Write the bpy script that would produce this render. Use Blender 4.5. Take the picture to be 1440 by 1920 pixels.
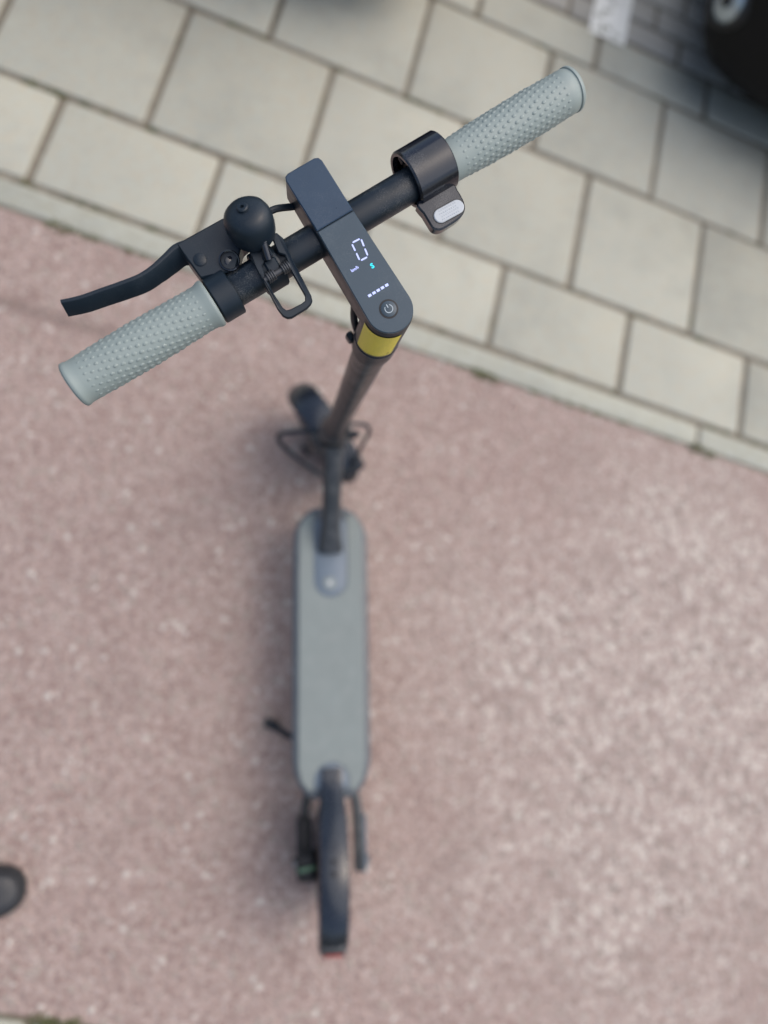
import bpy, bmesh, math, random
from mathutils import Vector, Matrix
random.seed(7)
sc = bpy.context.scene
for o in list(bpy.data.objects): bpy.data.objects.remove(o)
col = sc.collection
R_ = math.radians

# ------------------------------------------------------------------ camera
CAM = Vector((-0.28918, 0.35247, 1.54547))
CR = Matrix(((0.966031, -0.033876, -0.256198), (-0.020971, 0.977826, -0.208368), (0.257575, 0.206663, 0.943899)))
FPX = 1362.4
cd = bpy.data.cameras.new('camera'); cam = bpy.data.objects.new('camera', cd); col.objects.link(cam)
cam.matrix_world = Matrix.Translation(CAM) @ CR.to_4x4()
cd.sensor_fit = 'VERTICAL'; cd.sensor_height = 36; cd.lens = FPX / 1920 * 36
cd.clip_start = 0.02; cd.clip_end = 500
cd.dof.use_dof = True; cd.dof.focus_distance = 0.525; cd.dof.aperture_fstop = 2.45
sc.camera = cam

# ------------------------------------------------------------------ light
SUN_EL, SUN_AZ = R_(62), R_(75)          # azimuth clockwise from +Y
w = bpy.data.worlds.new('World'); sc.world = w; w.use_nodes = True
nt = w.node_tree
sky = nt.nodes.new('ShaderNodeTexSky'); sky.sky_type = 'NISHITA'; sky.sun_disc = False
sky.sun_elevation = SUN_EL; sky.sun_rotation = SUN_AZ
sky.air_density = 1.0; sky.dust_density = 4.5; sky.ozone_density = 1.0
bg = nt.nodes['Background']; bg.inputs[1].default_value = 0.14
nt.links.new(sky.outputs[0], bg.inputs[0])
sl = bpy.data.lights.new('sun', 'SUN'); sl.energy = 1.2; sl.angle = R_(110); sl.color = (1, .965, .91)
so = bpy.data.objects.new('sun', sl); col.objects.link(so)
sd = Vector((math.sin(SUN_AZ) * math.cos(SUN_EL), math.cos(SUN_AZ) * math.cos(SUN_EL), math.sin(SUN_EL)))
so.rotation_euler = sd.to_track_quat('Z', 'Y').to_euler(); so.location = sd * 20
sc.view_settings.view_transform = 'Standard'; sc.view_settings.look = 'None'
sc.view_settings.exposure = 0.50; sc.view_settings.gamma = 1

# ------------------------------------------------------------------ frames
TH, PHI, WB, LEAN = 0.5738, 0.2124, 0.8262, -0.1443
RL = Matrix.Rotation(LEAN, 3, 'Y')
AX = Vector((0, -math.sin(PHI), math.cos(PHI)))
A0 = Vector((0, WB - .012, .108))
RSl = Matrix.Rotation(TH, 3, AX) @ Matrix.Rotation(PHI, 3, 'X')
STEER = Matrix.Translation(A0) @ RSl.to_4x4()      # steering frame inside the scooter's frame
H = 0.99724                                         # handlebar height along the steering axis
def ray(u, v): return CR @ Vector(((u - 720) / FPX, (960 - v) / FPX, -1))
RSw = RL @ RSl; A0w = RL @ A0
def px(u, v, z):            # photo pixel -> point of the steering frame at height z
    c = RSw.transposed() @ (CAM - A0w); d = RSw.transposed() @ ray(u, v); t = (z - c.z) / d.z
    return c + t * d
def gpx(u, v, z=0):         # photo pixel -> point at world height z
    d = ray(u, v); return CAM + d * ((z - CAM.z) / d.z)

# ------------------------------------------------------------------ mesh helpers
class MB:
    def __init__(s): s.v = []; s.f = []
    def add(s, vs, fs):
        n = len(s.v); s.v += [tuple(x) for x in vs]; s.f += [tuple(i + n for i in f) for f in fs]; return s
    def rings(s, rings, closed=True, cap=(True, True), loop=False):
        n = len(rings[0]); vs = [p for r in rings for p in r]; fs = []
        m = len(rings)
        for i in range(m if loop else m - 1):
            a, b = i * n, ((i + 1) % m) * n
            for j in range(n if closed else n - 1):
                k = (j + 1) % n; fs.append((a + j, a + k, b + k, b + j))
        if not loop:
            if cap[0]: fs.append(tuple(reversed(range(n))))
            if cap[1]: fs.append(tuple((m - 1) * n + j for j in range(n)))
        return s.add(vs, fs)
    def sweep(s, path, prof, up=(0, 0, 1), scales=None, cap=(True, True), loop=False):
        # prof: (side, up) points; path: points
        path = [Vector(p) for p in path]; up = Vector(up); rs = []; m = len(path)
        for i, p in enumerate(path):
            if loop: t = path[(i + 1) % m] - path[i - 1]
            else: t = path[min(i + 1, m - 1)] - path[max(i - 1, 0)]
            t.normalize(); sd_ = t.cross(up)
            if sd_.length < 1e-4: sd_ = t.cross(Vector((1, 0, 0)))
            sd_.normalize(); u_ = sd_.cross(t).normalized()
            k = 1 if scales is None else scales[i]
            kx, ky = k if isinstance(k, tuple) else (k, k)
            rs.append([p + sd_ * (a * kx) + u_ * (b * ky) for a, b in prof])
        return s.rings(rs, cap=cap, loop=loop)
    def tube(s, path, r, seg=14, up=(0, 0, 1), radii=None, cap=(True, True), loop=False):
        pr = [(math.cos(2 * math.pi * i / seg), math.sin(2 * math.pi * i / seg)) for i in range(seg)]
        if radii is None: radii = [r] * len(path)
        return s.sweep(path, pr, up, radii, cap, loop)
    def lathe(s, prof, org, axis, seg=32, cap=(True, True)):
        # prof: (radius, distance along axis)
        ax = Vector(axis).normalized(); q = ax.to_track_quat('Z', 'Y').to_matrix(); org = Vector(org)
        rs = []
        for r, h in prof:
            rs.append([org + q @ Vector((r * math.cos(2 * math.pi * i / seg), r * math.sin(2 * math.pi * i / seg), h)) for i in range(seg)])
        return s.rings(rs, cap=cap)
    def torus(s, org, axis, R, r, seg=36, ts=12, sq=1.0):
        ax = Vector(axis).normalized(); q = ax.to_track_quat('Z', 'Y').to_matrix(); org = Vector(org); rs = []
        for i in range(seg):
            a = 2 * math.pi * i / seg
            rs.append([org + q @ Vector(((R + r * math.cos(b)) * math.cos(a), (R + r * math.cos(b)) * math.sin(a), sq * r * math.sin(b))) for b in [2 * math.pi * j / ts for j in range(ts)]])
        return s.rings(rs, loop=True)
    def levels(s, outline, lv, fn=None):
        # outline: CCW (x, y); lv: (z, inset)
        rs = []
        for z, ins in lv:
            o = inset(outline, ins); rs.append([Vector((x, y, z)) if fn is None else Vector(fn(x, y, z)) for x, y in o])
        return s.rings(rs)
    def box(s, c, d, bev=0, M=None):
        x, y, z = [k / 2 for k in d]
        o = [(-x, -y), (x, -y), (x, y), (-x, y)]
        if bev: o = roundpoly(o, bev, 2)
        lv = [(-z, bev), (-z + bev, 0), (z - bev, 0), (z, bev)] if bev else [(-z, 0), (z, 0)]
        t = MB(); t.levels(o, lv); c = Vector(c)
        s.add([(c + (M @ Vector(p) if M else Vector(p))) for p in t.v], t.f); return s
    def mesh(s, name, smooth=35):
        me = bpy.data.meshes.new(name); me.from_pydata(s.v, [], s.f); me.validate(); 
        bm = bmesh.new(); bm.from_mesh(me); bmesh.ops.recalc_face_normals(bm, faces=bm.faces)
        ng = [f for f in bm.faces if len(f.verts) > 4]
        if ng: bmesh.ops.triangulate(bm, faces=ng, ngon_method='EAR_CLIP')
        bm.to_mesh(me); bm.free()
        if smooth:
            for p_ in me.polygons: p_.use_smooth = True
            me.set_sharp_from_angle(angle=R_(smooth))
        return me
def inset(o, d):
    if abs(d) < 1e-9: return list(o)
    n = len(o); r = []
    for i in range(n):
        p, a, b = Vector(o[i]), Vector(o[i - 1]), Vector(o[(i + 1) % n])
        t1 = (p - a).normalized(); t2 = (b - p).normalized()
        n1 = Vector((-t1.y, t1.x)); n2 = Vector((-t2.y, t2.x)); m = n1 + n2
        if m.length < 1e-6: m = n1
        m.normalize(); k = max(.45, m.dot(n1)); r.append(tuple(p + m * (d / k)))
    return r
def roundpoly(o, rad, k=4):
    n = len(o); out = []
    for i in range(n):
        p, a, b = Vector(o[i]), Vector(o[i - 1]), Vector(o[(i + 1) % n])
        rr = rad[i] if isinstance(rad, (list, tuple)) else rad
        la, lb = (a - p).length, (b - p).length
        d = min(rr, la * .48, lb * .48); p1 = p + (a - p).normalized() * d; p2 = p + (b - p).normalized() * d
        for j in range(k + 1):
            t = j / k; out.append(tuple(p1 * (1 - t) ** 2 + p * 2 * t * (1 - t) + p2 * t * t))
    return out
def ccw(o):
    s_ = sum(o[i - 1][0] * o[i][1] - o[i][0] * o[i - 1][1] for i in range(len(o)))
    return list(o) if s_ > 0 else list(reversed(o))
def smoothpath(pts, k=6):
    pts = [Vector(p) for p in pts]; out = []
    for i in range(len(pts) - 1):
        p0, p1, p2, p3 = pts[max(i - 1, 0)], pts[i], pts[i + 1], pts[min(i + 2, len(pts) - 1)]
        for j in range(k):
            t = j / k
            out.append(.5 * ((2 * p1) + (p2 - p0) * t + (2 * p0 - 5 * p1 + 4 * p2 - p3) * t * t + (3 * p1 - p0 - 3 * p2 + p3) * t ** 3))
    return out + [pts[-1]]
def link(name, me, m, parent=None, M=None, kind=None, label=None, cat=None, group=None):
    o = bpy.data.objects.new(name, me); col.objects.link(o)
    if me is not None and m is not None and not me.materials: me.materials.append(m)
    if parent: o.parent = parent
    if M is not None: o.matrix_basis = M
    if kind: o['kind'] = kind
    if label: o['label'] = label
    if cat: o['category'] = cat
    if group: o['group'] = group
    return o
def part(name, mb, m, parent, M=None, smooth=35, label=None):
    return link(name, mb.mesh(name, smooth), m, parent, M, label=label)

# ------------------------------------------------------------------ materials
class NT:
    def __init__(s, name):
        s.m = bpy.data.materials.new(name); s.m.use_nodes = True; s.t = s.m.node_tree; s.p = s.t.nodes['Principled BSDF']
    def n(s, typ, **k):
        x = s.t.nodes.new('ShaderNode' + typ)
        for a, b in k.items():
            if a.startswith('i_'):
                key = a[2:]; key = int(key) if key.isdigit() else key.replace('_', ' ')
                if hasattr(b, 'bl_idname') or isinstance(b, bpy.types.NodeSocket): s.t.links.new(b, x.inputs[key])
                else: x.inputs[key].default_value = b
            else: setattr(x, a, b)
        return x
    def l(s, a, b): s.t.links.new(a, b)
    def ramp(s, src, stops, interp='LINEAR'):
        r = s.t.nodes.new('ShaderNodeValToRGB'); r.color_ramp.interpolation = interp
        e = r.color_ramp.elements
        while len(e) < len(stops): e.new(.5)
        for i, (p_, c) in enumerate(stops):
            e[i].position = p_; e[i].color = (c, c, c, 1) if not isinstance(c, (tuple, list)) else (*c, 1)
        s.l(src, r.inputs[0]); return r.outputs[0]
    def mix(s, f, a, b, mode='MIX'):
        x = s.t.nodes.new('ShaderNodeMix'); x.data_type = 'RGBA'; x.blend_type = mode
        for i, v in ((0, f), (6, a), (7, b)):
            if isinstance(v, bpy.types.NodeSocket): s.l(v, x.inputs[i])
            elif i == 0: x.inputs[0].default_value = v
            else: x.inputs[i].default_value = (*v, 1)
        return x.outputs[2]
    def noise(s, vec, scale, detail=4, rough=.55):
        x = s.n('TexNoise'); x.inputs['Scale'].default_value = scale; x.inputs['Detail'].default_value = detail; x.inputs['Roughness'].default_value = rough
        if vec: s.l(vec, x.inputs['Vector'])
        return x.outputs[0]
    def math(s, op, a, b=0, clamp=False):
        x = s.t.nodes.new('ShaderNodeMath'); x.operation = op; x.use_clamp = clamp
        for i, v in ((0, a), (1, b)):
            if isinstance(v, bpy.types.NodeSocket): s.l(v, x.inputs[i])
            else: x.inputs[i].default_value = v
        return x.outputs[0]
    def bump(s, h, strength, dist):
        b = s.n('Bump'); b.inputs['Strength'].default_value = strength; b.inputs['Distance'].default_value = dist
        s.l(h, b.inputs['Height']); s.l(b.outputs[0], s.p.inputs['Normal'])
    def set(s, **k):
        for a, b in k.items():
            i = s.p.inputs[a.replace('_', ' ')]
            if isinstance(b, bpy.types.NodeSocket): s.l(b, i)
            else: i.default_value = (*b, 1) if isinstance(b, tuple) and len(b) == 3 else b
        return s.m
def objco(t): return t.n('TexCoord').outputs['Object']
def hard(name, c, rough, metal=0, var=.25, scale=60, dust=0, spec=.5, coat=0, grain=900, gb=.08):
    t = NT(name); o = objco(t); nz = t.noise(o, scale, 5)
    cc = t.mix(nz, tuple(x * (1 - var) for x in c), tuple(min(1, x * (1 + var)) for x in c))
    if dust:
        d = t.ramp(t.math('MULTIPLY', t.noise(o, 45, 3), t.noise(o, 1400, 2)), [(.27, 0), (.4, dust)])
        cc = t.mix(d, cc, (.35, .35, .33))
    rr = t.ramp(nz, [(.3, max(.02, rough - .07)), (.75, min(1, rough + .1))])
    g = t.noise(o, grain, 2); t.bump(g, gb, .0006)
    return t.set(Base_Color=cc, Roughness=rr, Metallic=metal, Specular_IOR_Level=spec, Coat_Weight=coat, Coat_Roughness=.12)
M = {}
M['black'] = hard('black_plastic', (.006, .013, .021), .40, dust=.03, spec=.36)  # blue of the reflected sky is mixed into this base and the bar's
M['bar'] = hard('black_painted_metal', (.007, .013, .020), .33, dust=.2, spec=.4, gb=.15, grain=1500)
M['guard'] = hard('satin_black_guard', (.012, .016, .024), .24, gb=.03, coat=.25)
M['gloss'] = hard('gloss_black_plastic', (.006, .008, .014), .17, dust=.12, coat=.3)
M['panel'] = hard('display_panel_plastic', (.034, .056, .076), .38, spec=.4, dust=.05, var=.1)  # bluish sky sheen put into the base colour, in the cover below too
M['lid'] = hard('dash_cover_plastic', (.014, .036, .068), .33, spec=.4, dust=.05, var=.12)
M['dark'] = hard('matt_black', (.008, .008, .009), .6)  # matt black of the calliper, cables, screws and other dark parts
M['steel'] = hard('dark_steel', (.16, .165, .17), .32, metal=1)
M['frame'] = hard('dark_grey_frame_paint', (.030, .034, .038), .38, dust=.2)
M['rim'] = hard('cast_alloy_black', (.05, .053, .058), .4, metal=.3)
M['tyre'] = hard('tyre_rubber', (.020, .020, .021), .75, dust=.5)
M['mat'] = hard('grey_rubber_mat', (.174, .202, .194), .62, var=.14, scale=22, dust=.16, grain=500, gb=.2)
M['plate'] = hard('grey_blue_insert', (.115, .148, .182), .5, var=.1)
M['grip'] = hard('grey_grip_rubber', (.226, .270, .256), .55, var=.05, scale=40, grain=1800, gb=.05)
M['pad'] = hard('pale_button_rubber', (.42, .45, .47), .5, var=.05)
M['red'] = hard('red_lens', (.35, .012, .012), .2, coat=.5)
M['glass'] = hard('car_glass', (.01, .012, .014), .05, coat=.5)
M['carpaint'] = hard('black_car_paint', (.004, .004, .005), .4, spec=.18, gb=0)
M['carplastic'] = hard('black_bumper_plastic', (.012, .012, .012), .55, gb=.05)
M['alloy'] = hard('silver_alloy', (.5, .52, .54), .35, metal=.9)
M['shoe'] = hard('black_leather', (.014, .016, .020), .45, gb=.25, grain=400)
M['sole'] = hard('black_shoe_sole', (.012, .013, .015), .55)
M['lace'] = hard('black_lace', (.02, .02, .02), .8)
def lamp_lens():
    t = NT('clear_lamp_lens'); return t.set(Base_Color=(.40, .45, .46), Roughness=.25, Metallic=.5, Coat_Weight=.5)
M['lens'] = lamp_lens()
def glow(name, c, e):
    t = NT(name); return t.set(Base_Color=c, Emission_Color=c, Emission_Strength=e, Roughness=.5)
M['led'] = glow('white_led', (.38, .43, .74), .42)
M['led_cyan'] = glow('cyan_led', (.01, .48, .58), .6)
M['print'] = hard('pale_print', (.36, .42, .45), .5)
def yellow():
    t = NT('yellow_sticker'); o = objco(t)
    sp = t.n('SeparateXYZ'); t.l(o, sp.inputs[0])
    wv = t.math('FRACT', t.math('MULTIPLY', sp.outputs[2], 260))
    tx = t.noise(o, 900, 2)
    ln = t.math('MULTIPLY', t.math('LESS_THAN', wv, .45), t.ramp(tx, [(.42, 0), (.5, 1)]))
    c = t.mix(t.math('MULTIPLY', ln, .26), (.90, .74, .06), (.14, .12, .02))
    return t.set(Base_Color=c, Roughness=.45)
M['yellow'] = yellow()

def pos(t):
    return t.n('NewGeometry').outputs['Position']
def asphalt():
    t = NT('red_asphalt'); P = pos(t)
    big = t.noise(P, 2.2, 5, .6); mid = t.noise(P, 14, 5, .6); warp = t.noise(P, 60, 3)
    # distorted stone chips of two sizes
    def chips(scale, name):
        v = t.n('TexVoronoi', feature='F1'); v.inputs['Scale'].default_value = scale; v.inputs['Randomness'].default_value = 1
        wn = t.n('VectorMath', operation='SCALE'); wn.inputs['Scale'].default_value = .006
        nn = t.n('TexNoise'); nn.inputs['Scale'].default_value = 150; t.l(P, nn.inputs['Vector']); t.l(nn.outputs['Color'], wn.inputs[0])
        ad = t.n('VectorMath', operation='ADD'); t.l(P, ad.inputs[0]); t.l(wn.outputs[0], ad.inputs[1]); t.l(ad.outputs[0], v.inputs['Vector'])
        sp = t.n('SeparateColor'); t.l(v.outputs['Color'], sp.inputs[0])
        return v.outputs['Distance'], sp.outputs[0], sp.outputs[1]
    d1, r1, g1 = chips(84, 'a'); d2, r2, g2 = chips(230, 'b')
    base = t.mix(big, (.305, .220, .200), (.365, .292, .270))
    base = t.mix(t.ramp(mid, [(.35, 0), (.68, .5)]), base, (.275, .190, .165))
    # each chip: pale, pink, brown or grey-green stone
    c1 = t.ramp(r1, [(0, (.215, .142, .128)), (.25, (.36, .27, .248)), (.5, (.28, .208, .19)), (.72, (.415, .338, .31)), (.86, (.305, .275, .24)), (.972, (.56, .54, .50))], 'CONSTANT')
    c2 = t.ramp(r2, [(0, (.195, .13, .118)), (.3, (.345, .265, .242)), (.6, (.26, .19, .174)), (.85, (.43, .365, .335)), (.97, (.56, .54, .50))], 'CONSTANT')
    base = t.mix(.55, base, c2); base = t.mix(t.ramp(d1, [(.3, .72), (.62, .1)]), base, c1)
    # worn patch: binder scrubbed off, pale and grey-green stones show
    sx = t.n('VectorMath', operation='DISTANCE'); t.l(P, sx.inputs[0]); sx.inputs[1].default_value = WORN
    wm = t.math('ADD', t.math('MULTIPLY', t.math('SUBTRACT', .86, sx.outputs['Value']), 1.5), t.math('MULTIPLY', t.math('SUBTRACT', big, .5), 1.5))
    wm = t.ramp(wm, [(.10, 0), (.75, 1)])
    cw = t.ramp(g1, [(0, (.31, .265, .245)), (.3, (.45, .40, .37)), (.55, (.20, .205, .185)), (.67, (.53, .48, .44)), (.83, (.74, .73, .68))], 'CONSTANT')
    cw = t.mix(.3, cw, c2)
    base = t.mix(t.math('MULTIPLY', wm, .56), base, cw)
    # grime patches and an old dark seam
    base = t.mix(t.ramp(t.noise(P, 5.5, 6, .65), [(.52, 0), (.72, .34)]), base, (.18, .135, .122))
    dt = t.n('VectorMath', operation='DOT_PRODUCT'); t.l(P, dt.inputs[0]); dt.inputs[1].default_value = (math.sin(-ANG), math.cos(ANG), 0)
    du = t.n('VectorMath', operation='DOT_PRODUCT'); t.l(P, du.inputs[0]); du.inputs[1].default_value = (math.cos(ANG), -math.sin(-ANG), 0)
    sv = t.math('ADD', t.math('ABSOLUTE', t.math('SUBTRACT', dt.outputs['Value'], .905)), t.math('MULTIPLY', t.math('SUBTRACT', mid, .5), .05))
    seam = t.math('MULTIPLY', t.ramp(sv, [(.004, 1), (.026, 0)]), t.math('LESS_THAN', du.outputs['Value'], -.62))
    base = t.mix(t.math('MULTIPLY', seam, .5), base, (.12, .085, .075))
    hs = t.n('HueSaturation'); hs.inputs['Saturation'].default_value = .88; hs.inputs['Value'].default_value = 1.04; t.l(base, hs.inputs['Color']); base = t.mix(1.0, hs.outputs[0], (1.0, .98, .94), 'MULTIPLY')
    hgt = t.math('ADD', t.math('MULTIPLY', d1, -1.0), t.math('MULTIPLY', d2, -.5))
    t.bump(hgt, .9, .005)
    return t.set(Base_Color=base, Roughness=.88, Specular_IOR_Level=.3)
def stone(name, a, b, dirt, scale=1, bumpd=.0012, moss=0):
    t = NT(name); P = pos(t); oi = t.n('ObjectInfo').outputs['Random']
    n1 = t.noise(P, 6 * scale, 6, .6); n2 = t.noise(P, 45 * scale, 5, .65); n3 = t.noise(P, 420, 3)
    c = t.mix(t.ramp(n1, [(.3, 0), (.7, 1)]), a, b)
    c = t.mix(t.ramp(n2, [(.40, 0), (.72, .75)]), c, dirt)
    c = t.mix(t.ramp(t.noise(P, 3.1 * scale, 7, .7), [(.50, 0), (.66, .5)]), c, tuple(x * .72 for x in b))
    c = t.mix(t.ramp(t.noise(P, 130, 4, .7), [(.56, 0), (.70, .55)]), c, tuple(x * .5 for x in b))
    c = t.mix(t.ramp(n3, [(.5, 0), (.8, .45)]), c, tuple(x * .62 for x in a))
    hs = t.n('HueSaturation'); hs.inputs['Saturation'].default_value = 1
    t.l(t.math('ADD', .92, t.math('MULTIPLY', oi, .13)), hs.inputs['Value']); t.l(c, hs.inputs['Color'])
    c = hs.outputs[0]
    if moss: c = t.mix(t.ramp(t.noise(P, 9, 5, .65), [(.58, 0), (.72, moss)]), c, (.10, .11, .045))
    t.bump(t.math('ADD', n2, n3), .5, bumpd)
    return t.set(Base_Color=c, Roughness=.9, Specular_IOR_Level=.25)
M['slab'] = stone('pale_concrete_slab', (.420, .424, .358), (.378, .386, .334), (.425, .380, .288))
M['kerbm'] = stone('pale_concrete_kerb', (.415, .420, .36), (.37, .38, .33), (.335, .32, .24), moss=.25)
M['paver'] = stone('grey_concrete_paver', (.40, .39, .35), (.34, .335, .305), (.30, .275, .23), 1.6)
M['joint'] = stone('sandy_joint_filling', (.265, .235, .185), (.165, .145, .110), (.095, .08, .06), 3, .005, moss=.85)
M['paint'] = stone('worn_white_paint', (.90, .90, .87), (.85, .86, .82), (.66, .67, .56), 2, .0008)
M['soil'] = stone('grassy_soil', (.07, .085, .035), (.11, .095, .06), (.06, .05, .03), 1, .01)
def mossm():
    t = NT('moss'); return t.set(Base_Color=t.mix(t.noise(pos(t), 70, 3), (.045, .055, .018), (.13, .14, .05)), Roughness=.9)
M['moss'] = mossm()
ANG = R_(-14.7); wp = gpx(1290, 1340); WORN = (wp.x, wp.y, 0)
M['asphalt'] = asphalt()

# ------------------------------------------------------------------ ground
ANG = R_(-14.7)
UV = Matrix.Rotation(ANG, 4, 'Z')                     # u along the kerb, v across it
def flat(u0, u1, v0, v1, z, nu=1, nv=1):
    b = MB(); vs = []; fs = []
    for j in range(nv + 1):
        for i in range(nu + 1): vs.append((u0 + (u1 - u0) * i / nu, v0 + (v1 - v0) * j / nv, z))
    for j in range(nv):
        for i in range(nu):
            a = j * (nu + 1) + i; fs.append((a, a + 1, a + nu + 2, a + nu + 1))
    return b.add(vs, fs)
link('ground', flat(-80, 80, -80, 80, -.07).mesh('ground', 0), M['soil'], kind='structure', M=UV)
link('path', flat(-12, 12, -.362, 1.108, 0).mesh('path', 0), M['asphalt'], kind='structure', M=UV)
V = [1.185, 1.427, 1.796, 2.144, 2.290]
pave = link('pavement', flat(-12, 12, 1.1, 2.292, -.0042).mesh('pavement', 0), M['joint'], kind='structure', M=UV)
park = link('parking_bay', flat(-12, 12, 2.292, 9, -.0048).mesh('parking_bay', 0), M['joint'], kind='structure', M=UV)
_mesh = {}
def blockmesh(l, h, th, bev, name):
    k = (round(l, 4), round(h, 4), th, bev)
    if k not in _mesh:
        b = MB(); o = roundpoly([(-l / 2, -h / 2), (l / 2, -h / 2), (l / 2, h / 2), (-l / 2, h / 2)], bev * 1.4, 2)
        b.levels(o, [(-th, 0), (-bev, 0), (-bev * .3, bev * .35), (0, bev)]); _mesh[k] = b.mesh(name, 50)
    return _mesh[k]
def lay(name, parent, u0, u1, v0, v1, gap, z, m, th=.05, bev=.005, jit=1.0, col_=None):
    me = blockmesh(u1 - u0 - gap, v1 - v0 - gap, th, bev, name)
    mm = Matrix.Translation(((u0 + u1) / 2 + random.uniform(-.0012, .0012) * jit, (v0 + v1) / 2 + random.uniform(-.0012, .0012) * jit, z + random.uniform(-.0012, .0012) * jit)) @ Matrix.Rotation(random.uniform(-.004, .004) * jit, 4, 'Z') @ Matrix.Rotation(random.uniform(-.003, .003) * jit, 4, 'X')
    return link(name, me, m, parent, mm)
SP = .3672
for v0, v1, off in ((V[0], V[1], .108), (V[1], V[2], .290), (V[2], V[3], .1145), (V[3], V[4], .246)):
    for k in range(-7, 8):
        lay('slab', pave, off + k * SP, off + (k + 1) * SP, v0, v1, .0150, .0015, M['slab'])
kerb = link('kerb', flat(-12, 12, 1.1085, 1.19, -.012).mesh('kerb', 0), M['joint'], kind='structure', M=UV)
for k in range(-4, 4):
    u0 = .721 + k * .92
    lay('kerb_stone', kerb, u0, u0 + .92, 1.112, 1.181, .007, .003, M['kerbm'], bev=.007)
kerb2 = link('far_kerb', flat(-12, 12, -.446, -.363, -.010).mesh('far_kerb', 0), M['joint'], kind='structure', M=UV)
for k in range(-4, 4):
    u0 = -.455 + k * .92
    lay('kerb_stone', kerb2, u0, u0 + .92, -.443, -.367, .012, .003, M['kerbm'], bev=.007)
# small pavers of the parking bay: near ones singly, the rest joined
rest = MB(); PW, PH = .184, .0905
n_ = 0
for j in range(30):
    v0 = V[4] + .004 + j * PH
    for k in range(-12, 15):
        u0 = .135 + (k + (.5 if j % 2 else 0)) * PW
        near = j < 8 and -.6 < u0 < 1.25
        if near: lay('paver', park, u0, u0 + PW, v0, v0 + PH, .0105, 0, M['paver'], .04, .004, 1.3)
        else:
            o = [(u0 + .004, v0 + .004), (u0 + PW - .004, v0 + .004), (u0 + PW - .004, v0 + PH - .004), (u0 + .004, v0 + PH - .004)]
            rest.levels(o, [(-.03, 0), (-.003, 0), (0, .003)])
link('paver_field', rest.mesh('paver_field', 50), M['paver'], park, kind='stuff')
# painted bay line
ln = MB()
for j in range(30):
    for k in range(3):
        u0 = .206 + k * .0385 + random.uniform(-.001, .001); 
        v0 = V[4] - .028 + j * PH; v1 = v0 + PH
        if j == 0: v0 += [.0, .004, .002][k]
        ln.add([(u0, v0, .0056), (u0 + .0385, v0, .0056), (u0 + .0385, v1, .0056), (u0, v1, .0056)], [(0, 1, 2, 3)])
link('parking_line', ln.mesh('parking_line', 0), M['paint'], kind='structure', M=UV)
# moss tufts in the joints
ms = MB()
def tuft(u, v, z, r, n):
    for _ in range(n):
        a = random.uniform(0, 6.28); d = r * math.sqrt(random.random()); s_ = random.uniform(.0015, .0045); t_ = random.uniform(0, 6.28)
        c = Vector((u + d * math.cos(a), v + d * math.sin(a) * .55, z + random.uniform(0, .003))); e = Vector((math.cos(t_), math.sin(t_), random.uniform(-.3, .3))) * s_; f = Vector((-e.y, e.x, random.uniform(0, .004))) * .7
        ms.add([c - e, c + f * .7, c + e, c - f * .7], [(0, 1, 2, 3)])
for _ in range(60): tuft(random.uniform(-1.3, 1.3), 1.109, .001, .012, random.choice((4, 8, 14)))
for u in (.10, .13, .72, .75, -.9): tuft(u, 1.108, .002, .028, 60)
for _ in range(110):
    v_ = random.choice(V[:4]); tuft(random.uniform(-1.3, 1.2), v_, -.0035, random.choice((.008, .014, .03)), random.choice((6, 12, 22)))
for u in (-1.07, -1.02, -.35): tuft(u, V[1], -.003, .02, 50)
for u, v in ((.235, 2.285), (.255, 2.30), (.225, 2.33), (.25, 2.36), (.24, 2.42), (.262, 2.40), (.29, 2.29), (.27, 2.46)): tuft(u, v, .005, .016, 26)
for u in (-.435, -.41, -.375): tuft(u, -.365, .002, .022, 60)
link('moss', ms.mesh('moss', 0), M['moss'], kind='stuff', M=UV)

# ------------------------------------------------------------------ scooter
S = link('electric_scooter', None, None, label='black electric scooter with grey grips and grey deck leaning on its kickstand', cat='scooter')
S.matrix_basis = RL.to_4x4()
mm_ = .001
def mmv(x, y, z): return Vector((x * mm_, y * mm_, z * mm_))

# deck
HW = .0735
deck_o = roundpoly([(-.046, .116), (.046, .116), (HW, .163), (HW, .622), (.040, .668), (-.040, .668), (-HW, .622), (-HW, .163)], [.028, .028, .06, .05, .045, .045, .05, .06], 6)
deck_o = ccw(deck_o)
dk = MB(); dk.levels(deck_o, [(.090, .012), (.096, .003), (.102, 0), (.146, 0), (.1515, .0025), (.153, .007)])
deck = part('deck', dk, hard('deck_edge_sky_sheen', (.058, .072, .086), .38, dust=.1), S)  # sky reflection on the black frame put into this paler blue base
# rubber mat with an arch cut out at either end
def arch(cx, w_, y0, y1, n=10, up=True):
    # half-round slot from y0 (open end) to y1 (rounded tip)
    r = w_; s_ = 1 if y1 > y0 else -1
    pts = [(cx + w_, y0)]
    for i in range(n + 1):
        a = math.pi * i / n; pts.append((cx + r * math.cos(a), y1 - s_ * r + s_ * r * math.sin(a)))
    pts.append((cx - w_, y0)); return pts
mw = .0615
mat_o = [(-.043, .133)] + [tuple(q) for q in reversed(arch(0, .033, .133, .182))] + [(.043, .133), (.056, .150), (mw, .176), (mw, .622)]
fr = [(.055, .640), (.042, .6510)] + [tuple(q) for q in arch(0, .033, .6525, .487)] + [(-.042, .6510), (-.055, .640), (-mw, .622), (-mw, .176), (-.056, .150)]
mat_o = ccw(mat_o + fr)
mt = MB(); mt.levels(mat_o, [(.1525, 0), (.1555, 0), (.1565, .0012)])
part('deck_mat', mt, M['mat'], S, label='grey rubber mat')
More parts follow.
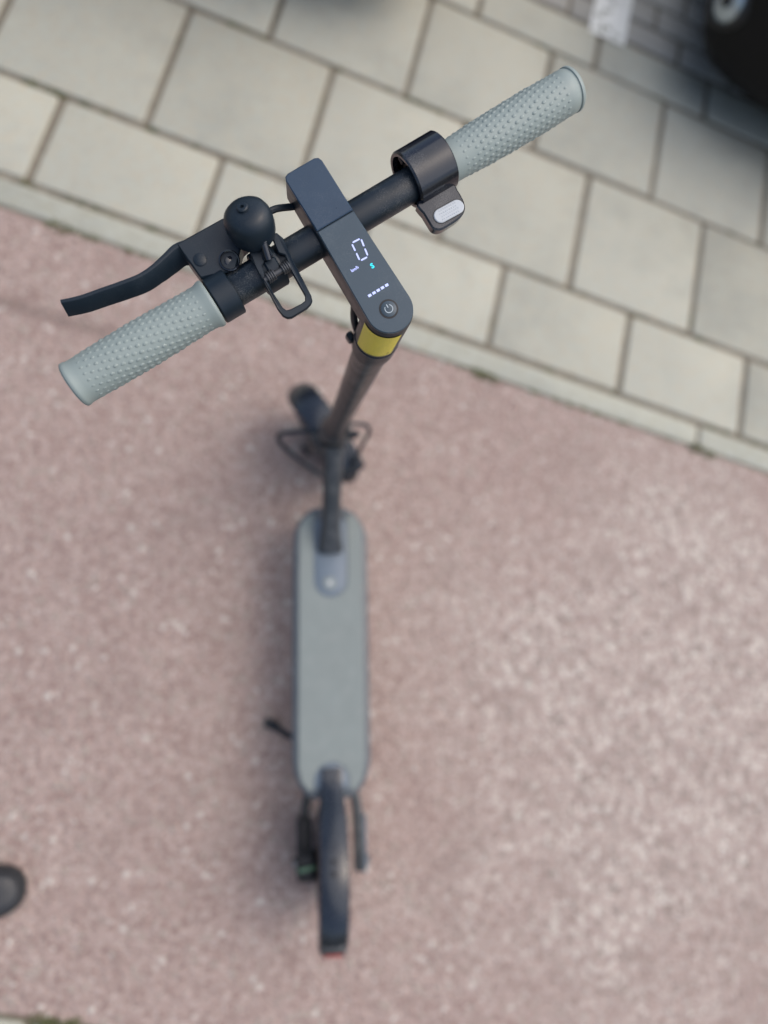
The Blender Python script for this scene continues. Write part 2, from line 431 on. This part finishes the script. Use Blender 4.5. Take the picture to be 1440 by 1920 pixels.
ip = MB(); ip.levels(ccw(arch(0, .0325, .640, .4875)), [(.1525, 0), (.1542, 0), (.1548, .001)])
pl = part('front_insert', ip, M['plate'], S)
em = MB(); em.lathe([(.0125, 0), (.0125, .0006), (.0115, .001)], (-.002, .5145, .1546), (0, 0, 1), 24); part('emblem', em, M['mat'], pl)
em = MB(); em.lathe([(.0045, 0), (.0045, .0006)], (-.002, .5145, .1555), (0, 0, 1), 16); part('emblem_dot', em, M['pad'], pl)
ip = MB(); ip.levels(ccw(arch(0, .0325, .135, .1815)), [(.1525, 0), (.1542, 0), (.1548, .001)]); part('rear_insert', ip, M['plate'], S)
# neck tube from the deck up to the head tube
neckp = smoothpath([(0, .583, .148), (0, .610, .170), (0, .66, .214), (0, .71, .262), (0, .752, .298)], 5)
k_ = [(.029, .016)] * 1
nk = MB(); pr = roundpoly([(-1, -1), (1, -1), (1, 1), (-1, 1)], .8, 5)
n_ = len(neckp); nk.sweep(neckp, pr, (0, -.5, 1), [(.0265 - .0085 * min(1, i / (n_ * .35)) + .004 * max(0, i / n_ - .6), .020) for i in range(n_)])
part('neck_tube', nk, M['frame'], S)
# head tube along the steering axis, before steering
HEAD = Matrix.Translation(A0) @ Matrix.Rotation(PHI, 4, 'X')
hd = MB(); hd.lathe([(.021, .150), (.0245, .153), (.0245, .236), (.022, .240)], (0, 0, 0), (0, 0, 1), 28); part('head_tube', hd, M['frame'], S, HEAD)
# rear arms and wheel
for s_ in (-1, 1):
    b = MB(); b.sweep(smoothpath([(s_ * .040, .135, .122), (s_ * .047, .105, .119), (s_ * .0505, .07, .115), (s_ * .052, -.014, .108)], 5), roundpoly([(-.009, -.020), (.009, -.020), (.009, .020), (-.009, .020)], .005, 2)); a_ = part('rear_arm', b, M['frame'], S)
    b = MB(); b.box((s_ * .0612, .033, .113), (.0065, .100, .046), .003); part('axle_cover', b, M['plate'] if s_ > 0 else M['frame'], a_)  # right cover gets a paler colour standing in for its reflection
    b = MB(); b.lathe([(.011, 0), (.011, .006), (.009, .008)], (s_ * .0640, 0, .108), (s_, 0, 0), 6); part('axle_nut', b, M['steel'], a_, smooth=20)
def wheel(name, org, ax, Mx, disc):
    o = Vector(org)
    ty = MB(); ty.torus(o, ax, .0825, .0255, 44, 12, 1.0)
    for i in range(44):
        pass
    r = MB(); r.lathe([(.060, -.016), (.071, -.018), (.066, -.012), (.064, 0), (.066, .012), (.071, .018), (.060, .016)], o, ax, 40, cap=(True, True))
    W_ = link(name, r.mesh(name), M['rim'], S, Mx)
    part('tyre', ty, M['tyre'], W_)
    hb = MB(); hb.lathe([(.020, -.030), (.042, -.022), (.046, -.017), (.046, .017), (.042, .022), (.020, .030)], o, ax, 28); part('hub', hb, M['frame'], W_)
    return W_
rw = wheel('rear_wheel', (0, 0, .108), (1, 0, 0), None, True)
b = MB(); b.lathe([(.055, 0), (.055, .002)], (-.036, 0, .108), (-1, 0, 0), 40); part('brake_disc', b, M['steel'], rw)
b = MB(); b.box((-.0455, .006, .150), (.034, .050, .044), .007); cal = part('brake_calliper', b, M['dark'], S)
b = MB(); b.box((-.049, .050, .140), (.026, .070, .032), .006); part('calliper_bracket', b, M['dark'], cal)
b = MB(); b.tube(smoothpath([(-.050, .01, .16), (-.054, .05, .165), (-.05, .10, .15), (-.035, .135, .125)], 6), .0028, 8); part('brake_cable', b, M['dark'], cal)
b = MB(); b.lathe([(.0035, 0), (.0045, .004), (.0045, .03), (.003, .034)], (-.062, .002, .1725), (1, .15, 0), 10)
part('adjuster', b, hard('greenish_zinc', (.10, .17, .11), .35, metal=.6), cal)
# rear mudguard: an arched channel over the wheel
fp = [(0, .172, .1585), (0, .145, .163), (0, .118, .178), (0, .085, .203), (0, .045, .226), (0, .0, .2375), (0, -.045, .233), (0, -.085, .217), (0, -.115, .193), (0, -.128, .177)]
fsec = [(-.0265, -.020), (-.0265, -.004), (-.023, .0015), (-.013, .0045), (0, .0055), (.013, .0045), (.023, .0015), (.0265, -.004), (.0265, -.020), (.0235, -.020), (.0235, -.005), (.012, .0015), (0, .002), (-.012, .0015), (-.0235, -.005), (-.0235, -.020)]
fpp = smoothpath(fp, 4); nf = len(fpp)
b = MB(); b.sweep(fpp, [(-x, y) for x, y in fsec], (0, 0, 1), [((.72 if i < 4 else min(1, .72 + .28 * (i - 4) / 8)), (.12 if i < 3 else min(1, .12 + (i - 3) * .16))) for i in range(nf)])
fen = part('rear_mudguard', b, M['guard'], S)
for y_, z_ in ((.03, .2378), (.012, .2425)):
    b = MB(); b.lathe([(.0045, 0), (.0045, .002), (.003, .003)], (0, y_, z_), (0, .15, 1), 12); part('screw', b, M['dark'], fen)
b = MB(); b.box((0, -.121, .188), (.045, .014, .030), .005, Matrix.Rotation(-.75, 3, 'X')); tl = part('tail_light', b, M['frame'], S)
b = MB(); b.box((0, -.1315, .180), (.036, .009, .022), .004, Matrix.Rotation(-.6, 3, 'X')); part('red_lens', b, M['red'], tl)
# kickstand
RLi = RL.transposed(); kf = RLi @ Vector((-.121, .245, .007)); kt = Vector((-.045, .205, .094))
b = MB(); b.tube(smoothpath([kt, kt.lerp(kf, .5) + Vector((0, 0, .004)), kf], 5), .0065, 12)
ks = part('kickstand', b, M['black'], S)
b = MB(); b.sweep([kf + Vector((.016, -.007, .003)), kf, kf + Vector((-.010, .004, .001))], roundpoly([(-.010, -.006), (.010, -.006), (.010, .007), (-.010, .007)], .004, 3)); part('foot', b, M['tyre'], ks)
# front wheel, fork and mudguard (steered)
fw = wheel('front_wheel', (0, .012, 0), (1, 0, 0), STEER, False)
for s_ in (-1, 1):
    b = MB(); b.sweep(smoothpath([(s_ * .040, .012, -.012), (s_ * .041, .010, .03), (s_ * .040, .004, .09), (s_ * .030, 0, .128)], 5), roundpoly([(-.0055, -.016), (.0055, -.016), (.0055, .016), (-.0055, .016)], .004, 2), (0, 1, 0)); fk = part('fork_leg', b, M['frame'], S, STEER)
    b = MB(); b.lathe([(.013, 0), (.013, .006), (.010, .009)], (s_ * .046, .012, 0), (s_, 0, 0), 14); part('axle_cap', b, M['black'], fk)
b = MB(); b.box((0, 0, .134), (.074, .044, .022), .006); b.lathe([(.018, .14), (.018, .152)], (0, 0, 0), (0, 0, 1), 20); part('fork_crown', b, M['frame'], S, STEER)
fpp = [(0, .012 + .122 * math.sin(a), .122 * math.cos(a)) for a in [R_(-50 + i * 6.8) for i in range(19)]]
b = MB(); b.sweep(fpp, fsec, (0, .01, 1), [(1.18 if i < 15 else 1.18 * (1 - ((i - 14) / 5) ** 2 * .55), 1.0) for i in range(19)]); part('front_mudguard', b, M['guard'], S, STEER)
# cables looping round the head tube (in the scooter's frame)
def fpt(u, v, z):
    c = RLi @ CAM; d = RLi @ ray(u, v); t = (z - c.z) / d.z; return c + t * d
b = MB(); b.tube(smoothpath([fpt(652, 795, .33), fpt(610, 806, .325), fpt(550, 810, .30), fpt(524, 815, .285), fpt(526, 832, .265), fpt(560, 862, .225), fpt(592, 884, .19), fpt(617, 900, .165)], 6), .0042, 10)
cb = part('motor_cable', b, M['black'], S)
b = MB(); b.tube(smoothpath([fpt(640, 796, .335), fpt(672, 795, .33), fpt(690, 800, .31), fpt(690, 815, .28), fpt(675, 842, .24), fpt(662, 870, .20), fpt(640, 890, .17)], 6), .0036, 10)
part('brake_hose', b, M['black'], S)

# stem
b = MB(); b.lathe([(.0205, .238), (.022, .242), (.022, .285), (.0195, .292), (.0172, .30), (.0164, .5), (.0160, .915)], (0, 0, 0), (0, 0, 1), 36)
stem = part('stem', b, M['bar'], S, STEER)
b = MB(); b.lathe([(.026, .243), (.0275, .246), (.0275, .272), (.0255, .276)], (0, 0, 0), (0, 0, 1), 30); part('folding_collar', b, M['frame'], stem)
b = MB(); b.sweep(smoothpath([(.016, -.022, .262), (.020, -.030, .285), (.018, -.031, .32), (.012, -.028, .345)], 5), roundpoly([(-.007, -.004), (.007, -.004), (.007, .004), (-.007, .004)], .003, 2), (0, 1, 0)); part('folding_lever', b, M['black'], stem)

# dash: body, collar, two cover plates, printed display
def cap_outline(y1, wf, wr, n=16):
    pts = []
    for i in range(n + 1):
        a = math.pi + math.pi * i / n; pts.append((-.0005 + wr * math.cos(a), wr * math.sin(a)))
    return ccw(pts + [(wf, y1 - .004), (wf - .0012, y1 - .0012), (wf - .004, y1), (-wf + .004, y1), (-wf + .0012, y1 - .0012), (-wf, y1 - .004)])
do = cap_outline(.1155, .0148, .0172)
b = MB()
def dfn(x, y, z):
    return (x, y, z)
b.levels(inset(do, .0003), [(.984, .005), (.9865, .0018), (.990, .0003), (1.0150, 0), (1.0172, .0002)])
dash = part('dashboard', b, M['black'], S, STEER)
b = MB(); b.lathe([(.0165, .903), (.0186, .905), (.0187, .9375), (.0176, .9382), (.0176, .9392), (.0181, .940), (.0178, 1.012), (.0170, 1.016)], (0, 0, 0), (0, 0, 1), 44); part('stem_collar', b, M['black'], dash)
zt = 1.0190
rear = [p for p in do if p[1] < .060]
panel_o = ccw([p for p in do if p[1] < .060] + [(.0149, .0710), (-.0149, .0710)])
front_o = ccw([p for p in do if p[1] > .060] + [(-.0149, .0717), (.0149, .0717)])
b = MB(); b.levels(panel_o, [(1.0168, 0), (zt - .0006, 0), (zt, .0006)]); part('display_panel', b, M['panel'], S, STEER, 30)
b = MB(); b.levels(front_o, [(1.0168, 0), (zt - .0006, 0), (zt, .0007)]); part('front_cover', b, M['lid'], S, STEER, 30)
# yellow sticker wrapped round the collar
b = MB(); rs = []
for i in range(25):
    a = R_(171 + (270 - 171) * i / 24); zb_ = .944 + .004 * i / 24; r_ = .01845
    rs.append([(r_ * math.cos(a), r_ * math.sin(a), z) for z in (zb_, 1.0075 + .001 * i / 24)])
b.rings(rs, closed=False, cap=(False, False)); st_ = part('sticker', b, M['yellow'], S, STEER, label='yellow sticker with fine print')
b = MB(); a = R_(252); 
b.add([(.0188 * math.cos(a + R_(dx)), .0188 * math.sin(a + R_(dx)), .956 + dz) for dx, dz in ((0, 0), (7, .0022), (9, .0012), (6, .0005), (3, -.0012))], [(0, 1, 2, 3, 4)]); part('scuff', b, M['dark'], st_, smooth=0)
# power button and display marks (print lies 0.15 mm above the panel)
BC = Vector((-.0009, .0002)); 
b = MB(); b.lathe([(.0069, zt + .00012), (.0064, zt + .0002)], (BC.x, BC.y, 0), (0, 0, 1), 32); pb = part('power_button', b, M['dark'], S, STEER)  # dark disc draws the gap and the recess shade round the cap
b = MB(); b.lathe([(.0056, zt), (.0056, zt + .0004), (.0050, zt + .0007)], (BC.x, BC.y, 0), (0, 0, 1), 32); part('button_cap', b, M['panel'], pb)
b = MB(); rr = []
for i in range(21):
    a = R_(90 + 38) + R_(360 - 76) * i / 20; rr.append([(BC.x + r * math.cos(a), BC.y + r * math.sin(a), zt + .00085) for r in (.00255, .0031)])
b.rings(rr, closed=False, cap=(False, False)); b.add([(BC.x + x, BC.y + y, zt + .00085) for x, y in ((-.0003, .0008), (.0003, .0008), (.0003, .0034), (-.0003, .0034))], [(0, 1, 2, 3)]); part('power_symbol', b, M['print'], pb, smooth=0)
zi = zt + .0002
def quadpx(b, pts): b.add([(x, y, zi) for x, y in pts], [tuple(range(len(pts)))])
def seg(b, p, q, w_):
    p, q = Vector(p), Vector(q); d = (q - p).normalized(); n = Vector((-d.y, d.x)) * w_ / 2; e = d * w_ * .45
    quadpx(b, [p - e * 0, p + e + n, q - e + n, q, q - e - n, p + e - n])
TL, TR, BR, BL = Vector((.0014, .0524)), Vector((.0088, .0520)), Vector((.0064, .0386)), Vector((-.0002, .0389))
ML, MR = (TL + BL) / 2, (TR + BR) / 2
b = MB()
for p_, q_ in ((TL, TR), (TL, ML), (ML, BL), (BL, BR), (BR, MR), (MR, TR)):
    d = (q_ - p_); seg(b, p_ + d * .1, q_ - d * .1, .00115)
part('digit', b, M['led'], S, STEER, smooth=0)
u_ = Vector((1, .012)).normalized()
for i in range(5):
    c = Vector((-.0073, .0150)) + Vector((.00355 * i, 0)); b = MB(); quadpx(b, [(c.x - .00125, c.y - .0009), (c.x + .00125, c.y - .0009), (c.x + .00125, c.y + .0009), (c.x - .00125, c.y + .00095)])
    part('charge_bar', b, M['led'], S, STEER, smooth=0)
def text(name, s_, x, y, size, m, z=zi, shear=0, bold=0):
    cu = bpy.data.curves.new(name, 'FONT'); cu.body = s_; cu.size = size; cu.align_x = 'CENTER'; cu.align_y = 'CENTER'; cu.shear = shear; cu.offset = bold; cu.resolution_u = 3
    o = bpy.data.objects.new('tmp', cu); col.objects.link(o); dg = bpy.context.evaluated_depsgraph_get()
    me = bpy.data.meshes.new_from_object(o.evaluated_get(dg)); bpy.data.objects.remove(o); me.materials.clear()
    for v in me.vertices: v.co = (v.co.x + x, v.co.y + y, z)
    return link(name, me, m, S, STEER)
text('unit_mark', 'km/h', -.0064, .0360, .0030, M['led'], bold=.00008)
text('mode_mark', 'S', .0054, .0315, .0048, M['led_cyan'], bold=.00022)

# handlebar
BY = .0725
b = MB(); b.lathe([(.0115, -.100), (.0125, -.098), (.0125, .068), (.0125, .12)], (0, BY, H), (1, 0, 0), 32); bar = part('handlebar', b, M['bar'], S, STEER)
# grips with raised dots
def grip(s_, x0, prof):
    b = MB(); b.lathe(prof, (s_ * x0, BY, H), (s_, 0, 0), 48)
    L = prof[-1][1]
    def rad(h):
        for (r1, h1), (r2, h2) in zip(prof, prof[1:]):
            if h1 <= h <= h2 and h2 > h1: return r1 + (r2 - r1) * (h - h1) / (h2 - h1)
        return .016
    n = 21; k = 0; h = .0105
    while h < L - .012:
        for i in range(n):
            if random.random() < .004: continue
            a = 2 * math.pi * (i + .5 * (k % 2)) / n + .06 * k
            r = rad(h); e = min(1, (h - .006) / .02, (L - .006 - h) / .03); br = .00132 * (.62 + .38 * max(0, e)); bh = .00066 * (.5 + .5 * max(0, e))
            rings = []; bj = random.uniform(.6, 1.1)
            for rf, hf in ((1.15, -.3), (.85, .6), (.35, 1.0)):
                rg = []
                for q in range(6):
                    t = 2 * math.pi * q / 6; hh = h + br * 1.5 * rf * math.cos(t); aa = a + br * rf * math.sin(t) / r; R2 = r + bh * bj * hf
                    rg.append((s_ * (x0 + hh), BY + R2 * math.cos(aa), H + R2 * math.sin(aa)))
                rings.append(rg)
            b.rings(rings, cap=(False, True))
        h += .0050; k += 1
    g = part('grip', b, M['grip'], S, STEER, 50)
    c = MB(); c.lathe([(.0150, L - .0004), (.0148, L + .0006), (.006, L + .0009), (.0055, L + .0001), (0.0001, L + .0001)], (s_ * x0, BY, H), (s_, 0, 0), 40); part('end_cap', c, M['grip'], g)
    return g
grip(-1, .1015, [(.0125, 0), (.0168, .0), (.0176, .0008), (.0176, .003), (.0164, .0060), (.0160, .012), (.0163, .03), (.0168, .055), (.0166, .085), (.0162, .105), (.0163, .1095), (.0168, .1105), (.0168, .1130), (.0160, .1138)])
grip(1, .0995, [(.0125, 0), (.0150, .0), (.0152, .002), (.0152, .010), (.0158, .022), (.0166, .05), (.0168, .08), (.0165, .104), (.0166, .1105), (.0160, .1112), (.0160, .1122), (.0168, .1128), (.0168, .1148), (.0158, .1158)])

# brake lever
zb1 = H + .0105
def pl2(pts, z): return ccw([tuple(px(u, v, z).xy) for u, v in pts])
bk_o = roundpoly(pl2([(330, 457), (418, 408), (468, 396), (482, 438), (452, 463), (442, 506), (376, 522)], zb1), .0018, 3)
b = MB(); b.levels(bk_o, [(H - .012, .0012), (H - .0108, 0), (zb1 - .0012, 0), (zb1, .0011)]); brk = part('brake_bracket', b, M['black'], S, STEER)
b = MB(); b.lathe([(.0126, -.1008), (.0166, -.1006), (.0172, -.0998), (.0172, -.0855), (.0166, -.0847), (.0126, -.0845)], (0, BY, H), (1, 0, 0), 36); part('clamp', b, M['black'], brk)
pv = px(375, 487, zb1); b = MB(); b.lathe([(.0046, -.0002), (.0046, .0006), (.0040, .001)], pv, (0, 0, 1), 24); part('pivot_bolt', b, M['black'], brk)
pc = px(430, 489, zb1); b = MB(); b.lathe([(.0072, -.012), (.0074, -.002), (.0074, .0012), (.0066, .0018), (.0060, .0012), (.0058, -.005), (.0001, -.006)], (pc.x, pc.y, zb1), (.12, -.1, 1), 28); ab = part('adjuster_barrel', b, M['gloss'], brk)
b = MB(); b.lathe([(.0042, -.006), (.0042, -.0012), (.0030, -.0004), (.0001, -.0004)], (pc.x + .0004, pc.y - .0015, zb1), (.2, -.5, 1), 18); part('barrel_screw', b, M['gloss'], ab)
zl = H + .0085
lp = [tuple(px(u, v, zl)) for u, v in ((356, 452), (329, 461), (308, 480), (287, 499), (262, 516), (230, 529), (190, 543), (150, 557), (114, 565))]
lpp = smoothpath(lp, 5); nl = len(lpp)
lsec = roundpoly([(.0016, .0014), (.0022, -.0012), (-.0120, -.0185), (-.0148, -.0165), (-.0026, .0016)], .0008, 2)
b = MB(); b.sweep(lpp, lsec, (0, 0, 1), [(.84 - .22 * min(1, i / 16) - .16 * max(0, i / nl - .5), .78 - .14 * min(1, i / 16)) for i in range(nl)])
part('brake_lever', b, M['black'], S, STEER)
b = MB(); b.tube(smoothpath([px(470, 402, H), px(500, 398, H + .002), px(520, 391, H + .001), px(545, 388, H - .002), px(570, 385, H - .006)], 6), .0026, 10); part('lever_cable', b, M['black'], brk)
# hose leaving the dash in front of the stem
b = MB(); b.tube(smoothpath([px(678, 540, .984), px(666, 568, .968), px(664, 598, .948), px(670, 625, .915), px(668, 650, .88)], 6), .0030, 10); part('dash_cable', b, M['black'], S, STEER)
cc_ = px(657, 633, .918); b = MB(); b.box(cc_, (.006, .008, .014), .002); part('cable_clip', b, M['black'], S, STEER)

# bell with its folding latch
b0 = px(480, 444, H + .0145); b1 = px(453, 386, H + .0405); bx_ = (b1 - b0).normalized(); bl = (b1 - b0).length
b = MB(); b.lathe([(.0125, 0), (.0140, .0004), (.0156, .004), (.0166, .009), (.0170, .014), (.0166, .0185), (.0152, .0222), (.0125, .0248), (.0085, .0262), (.0042, .0267)], b0 , bx_, 44); bell = part('bell', b, M['black'], S, STEER)
b = MB(); b.lathe([(.0040, .0262), (.0040, .0280), (.0033, .0286), (.0015, .0286), (.0013, .0270), (.0001, .0270)], b0, bx_, 24); part('bell_nut', b, M['black'], bell)
b = MB(); b.lathe([(.006, -.016), (.006, .002)], b0, bx_, 16); part('bell_post', b, M['black'], bell)
zc = H + .0185
lo = pl2([(468, 463), (472, 457), (478, 454), (487, 457), (495, 490), (491, 498), (510, 545), (530, 575), (537, 580), (545, 578), (566, 567), (572, 562), (572, 553), (547, 510), (534, 478), (522, 474), (508, 441), (512, 437), (519, 436), (531, 446), (547, 483), (584, 553), (586, 562), (583, 569), (575, 577), (547, 594), (539, 595), (530, 591), (520, 578), (480, 503), (467, 470)], zc)
b = MB(); b.levels(lo, [(zc - .0042, .0006), (zc - .0034, 0), (zc - .0008, 0), (zc, .0007)], lambda x, y, z: (x, y, z - max(0, .055 - y) * .10)); part('latch_loop', b, M['black'], bell, smooth=40)
xc = px(512, 520, H).x
b = MB(); b.lathe([(.0126, -.0085), (.0152, -.0085), (.0158, -.0075), (.0158, .0075), (.0152, .0085), (.0126, .0085)], (xc, BY, H), (1, 0, 0), 32); part('bell_clamp', b, M['black'], bell)
h0 = px(512, 500, H + .0165)
b = MB(); b.box((h0.x, h0.y, h0.z - .003), (.0095, .012, .008), .0012); b.box((h0.x + .0005, h0.y + .012, h0.z - .001), (.008, .011, .007), .0012); part('hinge_block', b, M['black'], bell)
b = MB(); b.lathe([(.0022, -.0105), (.0022, .0105)], (h0.x, h0.y - .005, h0.z + .0005), (1, 0, 0), 14)
for k in range(4): b.torus((h0.x - .0075 + k * .0016, h0.y - .005, h0.z + .0005), (1, 0, 0), .0034, .0007, 16, 6); b.torus((h0.x + .0045 + k * .0016, h0.y - .005, h0.z + .0005), (1, 0, 0), .0034, .0007, 16, 6)
part('hinge_pin', b, M['rim'], bell)
p0 = px(503, 486, H + .020); p1 = px(490, 443, H + .028)
b = MB(); d_ = (p1 - p0); b.lathe([(.0027, 0), (.0027, d_.length * .72), (.0036, d_.length * .74), (.0038, d_.length * .9), (.0024, d_.length)], p0, d_, 18); part('striker', b, M['gloss'], bell)

# throttle
TY, TX0, TX1 = .0765, .0665, .0995
b = MB(); b.lathe([(.0182, TX0 + .004), (.0182, TX0), (.0205, TX0 - .0002), (.0215, TX0 + .0012), (.0215, TX1 - .001), (.0207, TX1), (.0130, TX1 + .0003), (.0130, TX1 - .003), (.0182, TX1 - .004)], (0, TY, H), (1, 0, 0), 56, cap=(False, False))
thr = part('throttle_housing', b, M['gloss'], S, STEER)
b = MB(); b.lathe([(.0126, TX0 + .007), (.0175, TX0 + .007), (.0175, TX1 - .003), (.0126, TX1 - .003)], (0, BY + .002, H), (1, 0, 0), 32, cap=(False, False)); b.box((TX0 + .008, TY + .013, H + .006), (.012, .006, .006), .001); b.box((TX0 + .008, TY - .016, H - .003), (.012, .006, .008), .001); part('throttle_core', b, M['dark'], thr)
zp = H + .0035
po = pl2([(783, 376), (846, 345), (858, 355), (868, 372), (872.5, 386), (870, 399), (860, 411), (842, 423), (829, 430), (820, 431), (811, 427), (803, 415), (794, 400)], zp)
po = ccw([tuple(q.xy) for q in smoothpath([Vector((x, y, 0)) for x, y in po + po[:1]], 3)[:-1]])
b = MB(); b.levels(po, [(H - .0075, .002), (H - .006, .0004), (zp - .0012, 0), (zp, .0012)]); pad = part('throttle_paddle', b, M['gloss'], S, STEER)
pa, pb_ = px(826, 405, zp), px(857, 388, zp)
dd = (pb_ - pa).xy.normalized(); nn = Vector((-dd.y, dd.x)); ov = []
for i in range(13):
    a = math.pi * i / 12; ov.append(tuple(pb_.xy + (dd * math.sin(a) - nn * math.cos(a)) * .0052))
for i in range(13):
    a = math.pi * i / 12; ov.append(tuple(pa.xy + (-dd * math.sin(a) + nn * math.cos(a)) * .0052))
ov = ccw(ov)
b = MB(); b.levels(inset(ov, -.0007), [(zp - .001, 0), (zp + .0001, 0)]); part('pad_recess', b, M['dark'], pad)
b = MB(); b.levels(ov, [(zp - .001, 0), (zp + .0004, 0), (zp + .0009, .0006)])
for i in range(9):
    for j in range(4):
        q = pa.xy.lerp(pb_.xy, (i + .5 * (j % 2)) / 8.5) + nn * (j - 1.5) * .0022
        b.lathe([(.0007, 0), (.0003, .0004)], (q.x, q.y, zp + .0008), (0, 0, 1), 6)
part('thumb_pad', b, M['pad'], pad, label='pale grey ribbed thumb pad')

# ------------------------------------------------------------------ shoe at the left edge
SH = link('shoe', None, None, label='black shoe with a rounded toe on the red asphalt, cut by the left edge', cat='shoe')
tip = gpx(50, 1660, .012); SH.matrix_basis = Matrix.Translation((tip.x, tip.y, 0)) @ Matrix.Rotation(R_(-84), 4, 'Z')
def shoe_o(k):   # heel at -y, toe tip at y = 0
    pts = [(0, 0), (.024, -.006), (.040, -.027), (.047, -.062), (.046, -.095), (.036, -.150), (.033, -.20), (.036, -.245), (.026, -.283), (0, -.293), (-.026, -.283), (-.034, -.245), (-.031, -.20), (-.033, -.150), (-.042, -.095), (-.045, -.062), (-.038, -.027), (-.022, -.006)]
    pp = smoothpath([Vector((x, y, 0)) for x, y in pts + pts[:1]], 3)[:-1]
    return inset(ccw([(p.x, p.y) for p in pp]), k)
b = MB(); o_ = shoe_o(0); b.levels(o_, [(.0, .004), (.004, 0), (.017, 0), (.021, .003), (.0215, .012)]); part('sole', b, M['sole'], SH)
o_ = shoe_o(.0075); rs = []
def topz(y): return .036 + .004 * math.sin(min(1, -y / .06) * 1.57) + max(0, (-y - .10)) * .33
for t in (0, .25, .5, .75, .92, 1.0):
    rg = []
    for x, y in o_:
        zt_ = min(.095, topz(y)); sh = 1 - .80 * max(0, t - .15) ** 2.2 if y > -.12 else 1 - .35 * t * t
        yc = -.12 if y > -.12 else y
        rg.append((x * (1 - (1 - sh) * 1.0), y + (yc - y) * (1 - sh) * .7, .020 + (zt_ - .020) * (math.sin(t * 1.57))))
    rs.append(rg)
b.v = []; b.f = []; b.rings(rs, cap=(True, True)); part('upper', b, M['shoe'], SH, smooth=70)
for i in range(4):
    y = -.115 - i * .022; z = .052 + i * .0085
    b = MB(); b.tube(smoothpath([(-.024, y, z - .004), (0, y + .004, z + .009), (.024, y, z - .004)], 5), .0028, 8); part('lace', b, M['lace'], SH)

# ------------------------------------------------------------------ parked cars
def car(org_uv, w_half, label, scale=1.0):
    Cr = link('parked_car', None, None, label=label, cat='car', group='cars parked nose-in at the paving')
    # car frame: nose at y = 0, body towards +y
    Cr.matrix_basis = UV @ Matrix.Translation((org_uv[0], org_uv[1], 0))
    W = w_half
    # stations: y, half width, sill z, shoulder z, top z, top half width
    st = [(.000, .44, .20, .42, .50, .36), (.012, .55, .165, .45, .54, .46), (.036, .65, .150, .49, .60, .54), (.07, .74, .148, .53, .64, .60), (.108, .82, .147, .57, .68, .65), (.145, .853, .147, .60, .72, .67), (.22, .858, .148, .63, .77, .69), (.5, .86, .17, .68, .86, .70), (1.05, .855, .17, .74, .95, .66), (1.7, .86, .18, .80, 1.40, .56), (2.6, .86, .18, .82, 1.42, .56), (3.3, .85, .19, .84, 1.32, .54), (3.75, .80, .22, .80, .95, .58), (3.85, .66, .32, .62, .72, .5)]
    rs = []
    for y, hw, z0, zs, ztp, tw in st:
        k = W / .86; hw *= k; tw *= k
        half = [(hw * .80, z0), (hw * .955, z0 + .012), (hw, z0 + .06), (hw * 1.0, (z0 + zs) / 2), (hw * .985, zs), (hw * .93, zs + .035), ((hw * .9 + tw) / 2, (zs + ztp) / 2 + .03), (tw, ztp - .012), (tw * .5, ztp + .004)]
        ring = [Vector((x, y, z)) for x, z in half] + [Vector((0, y, ztp + .006))] + [Vector((-x, y, z)) for x, z in reversed(half)]
        rs.append(ring)
    b = MB(); b.rings(rs); body = part('body', b, M['carpaint'], Cr, smooth=60)
    b = MB()
    b.add([(-W * .70, 1.11, .985), (W * .70, 1.11, .985), (W * .62, 1.66, 1.385), (-W * .62, 1.66, 1.385)], [(0, 1, 2, 3)]); part('windscreen', b, M['glass'], Cr, smooth=0)
    k = W / .86
    for s_ in (-1, 1):
        # fog lamp set in the bumper corner
        c = Vector((s_ * .846 * k, .142, .300)); n = Vector((s_ * .86, -.48, .18)).normalized()
        b = MB(); b.lathe([(.062, -.03), (.062, .002), (.057, .007), (.050, .008), (.046, -.004)], c, n, 32, cap=(True, False)); fl = part('fog_lamp', b, M['carplastic'], Cr)
        b = MB(); b.lathe([(.050, -.006), (.049, .002), (.036, .009), (.018, .012), (.001, .0125)], c, n, 32); part('lens', b, M['lens'], fl)
        b = MB(); b.lathe([(.016, .0121), (.014, .016), (.004, .017)], c, n, 20); part('bulb_cap', b, M['carplastic'], fl)
        hl = MB(); hl.lathe([(.10, -.06), (.10, .0), (.085, .02), (.03, .03)], (s_ * .66 * k, .17, .60), (s_ * .45, -.75, .45), 28); part('headlight', hl, M['lens'], Cr)
        for y in (.80, 3.1):
            b = MB(); b.torus((s_ * (W - .11), y, .30), (1, 0, 0), .225, .085, 40, 12, 1.05); wl = part('wheel', b, M['tyre'], Cr)
            b = MB(); b.lathe([(.17, -.05), (.19, .06), (.16, .065), (.05, .04), (.03, .055), (.001, .055)], (s_ * (W - .11), y, .30), (s_, 0, 0), 30); part('rim', b, M['alloy'], wl)
    b = MB(); b.box((0, .016, .33), (.75 * k, .02, .10), .008); part('grille', b, M['carplastic'], Cr)
    b = MB(); b.box((0, .002, .45), (.50, .012, .105), .004); part('number_plate', b, M['pad'], Cr)
    return Cr
car((.432 + .865, 2.030), .86, 'black parked car with a round fog lamp, its bumper corner at the top right')
car((-.26 - .86, 1.915), .86, 'parked car just beyond the top edge, shading the slabs below it')
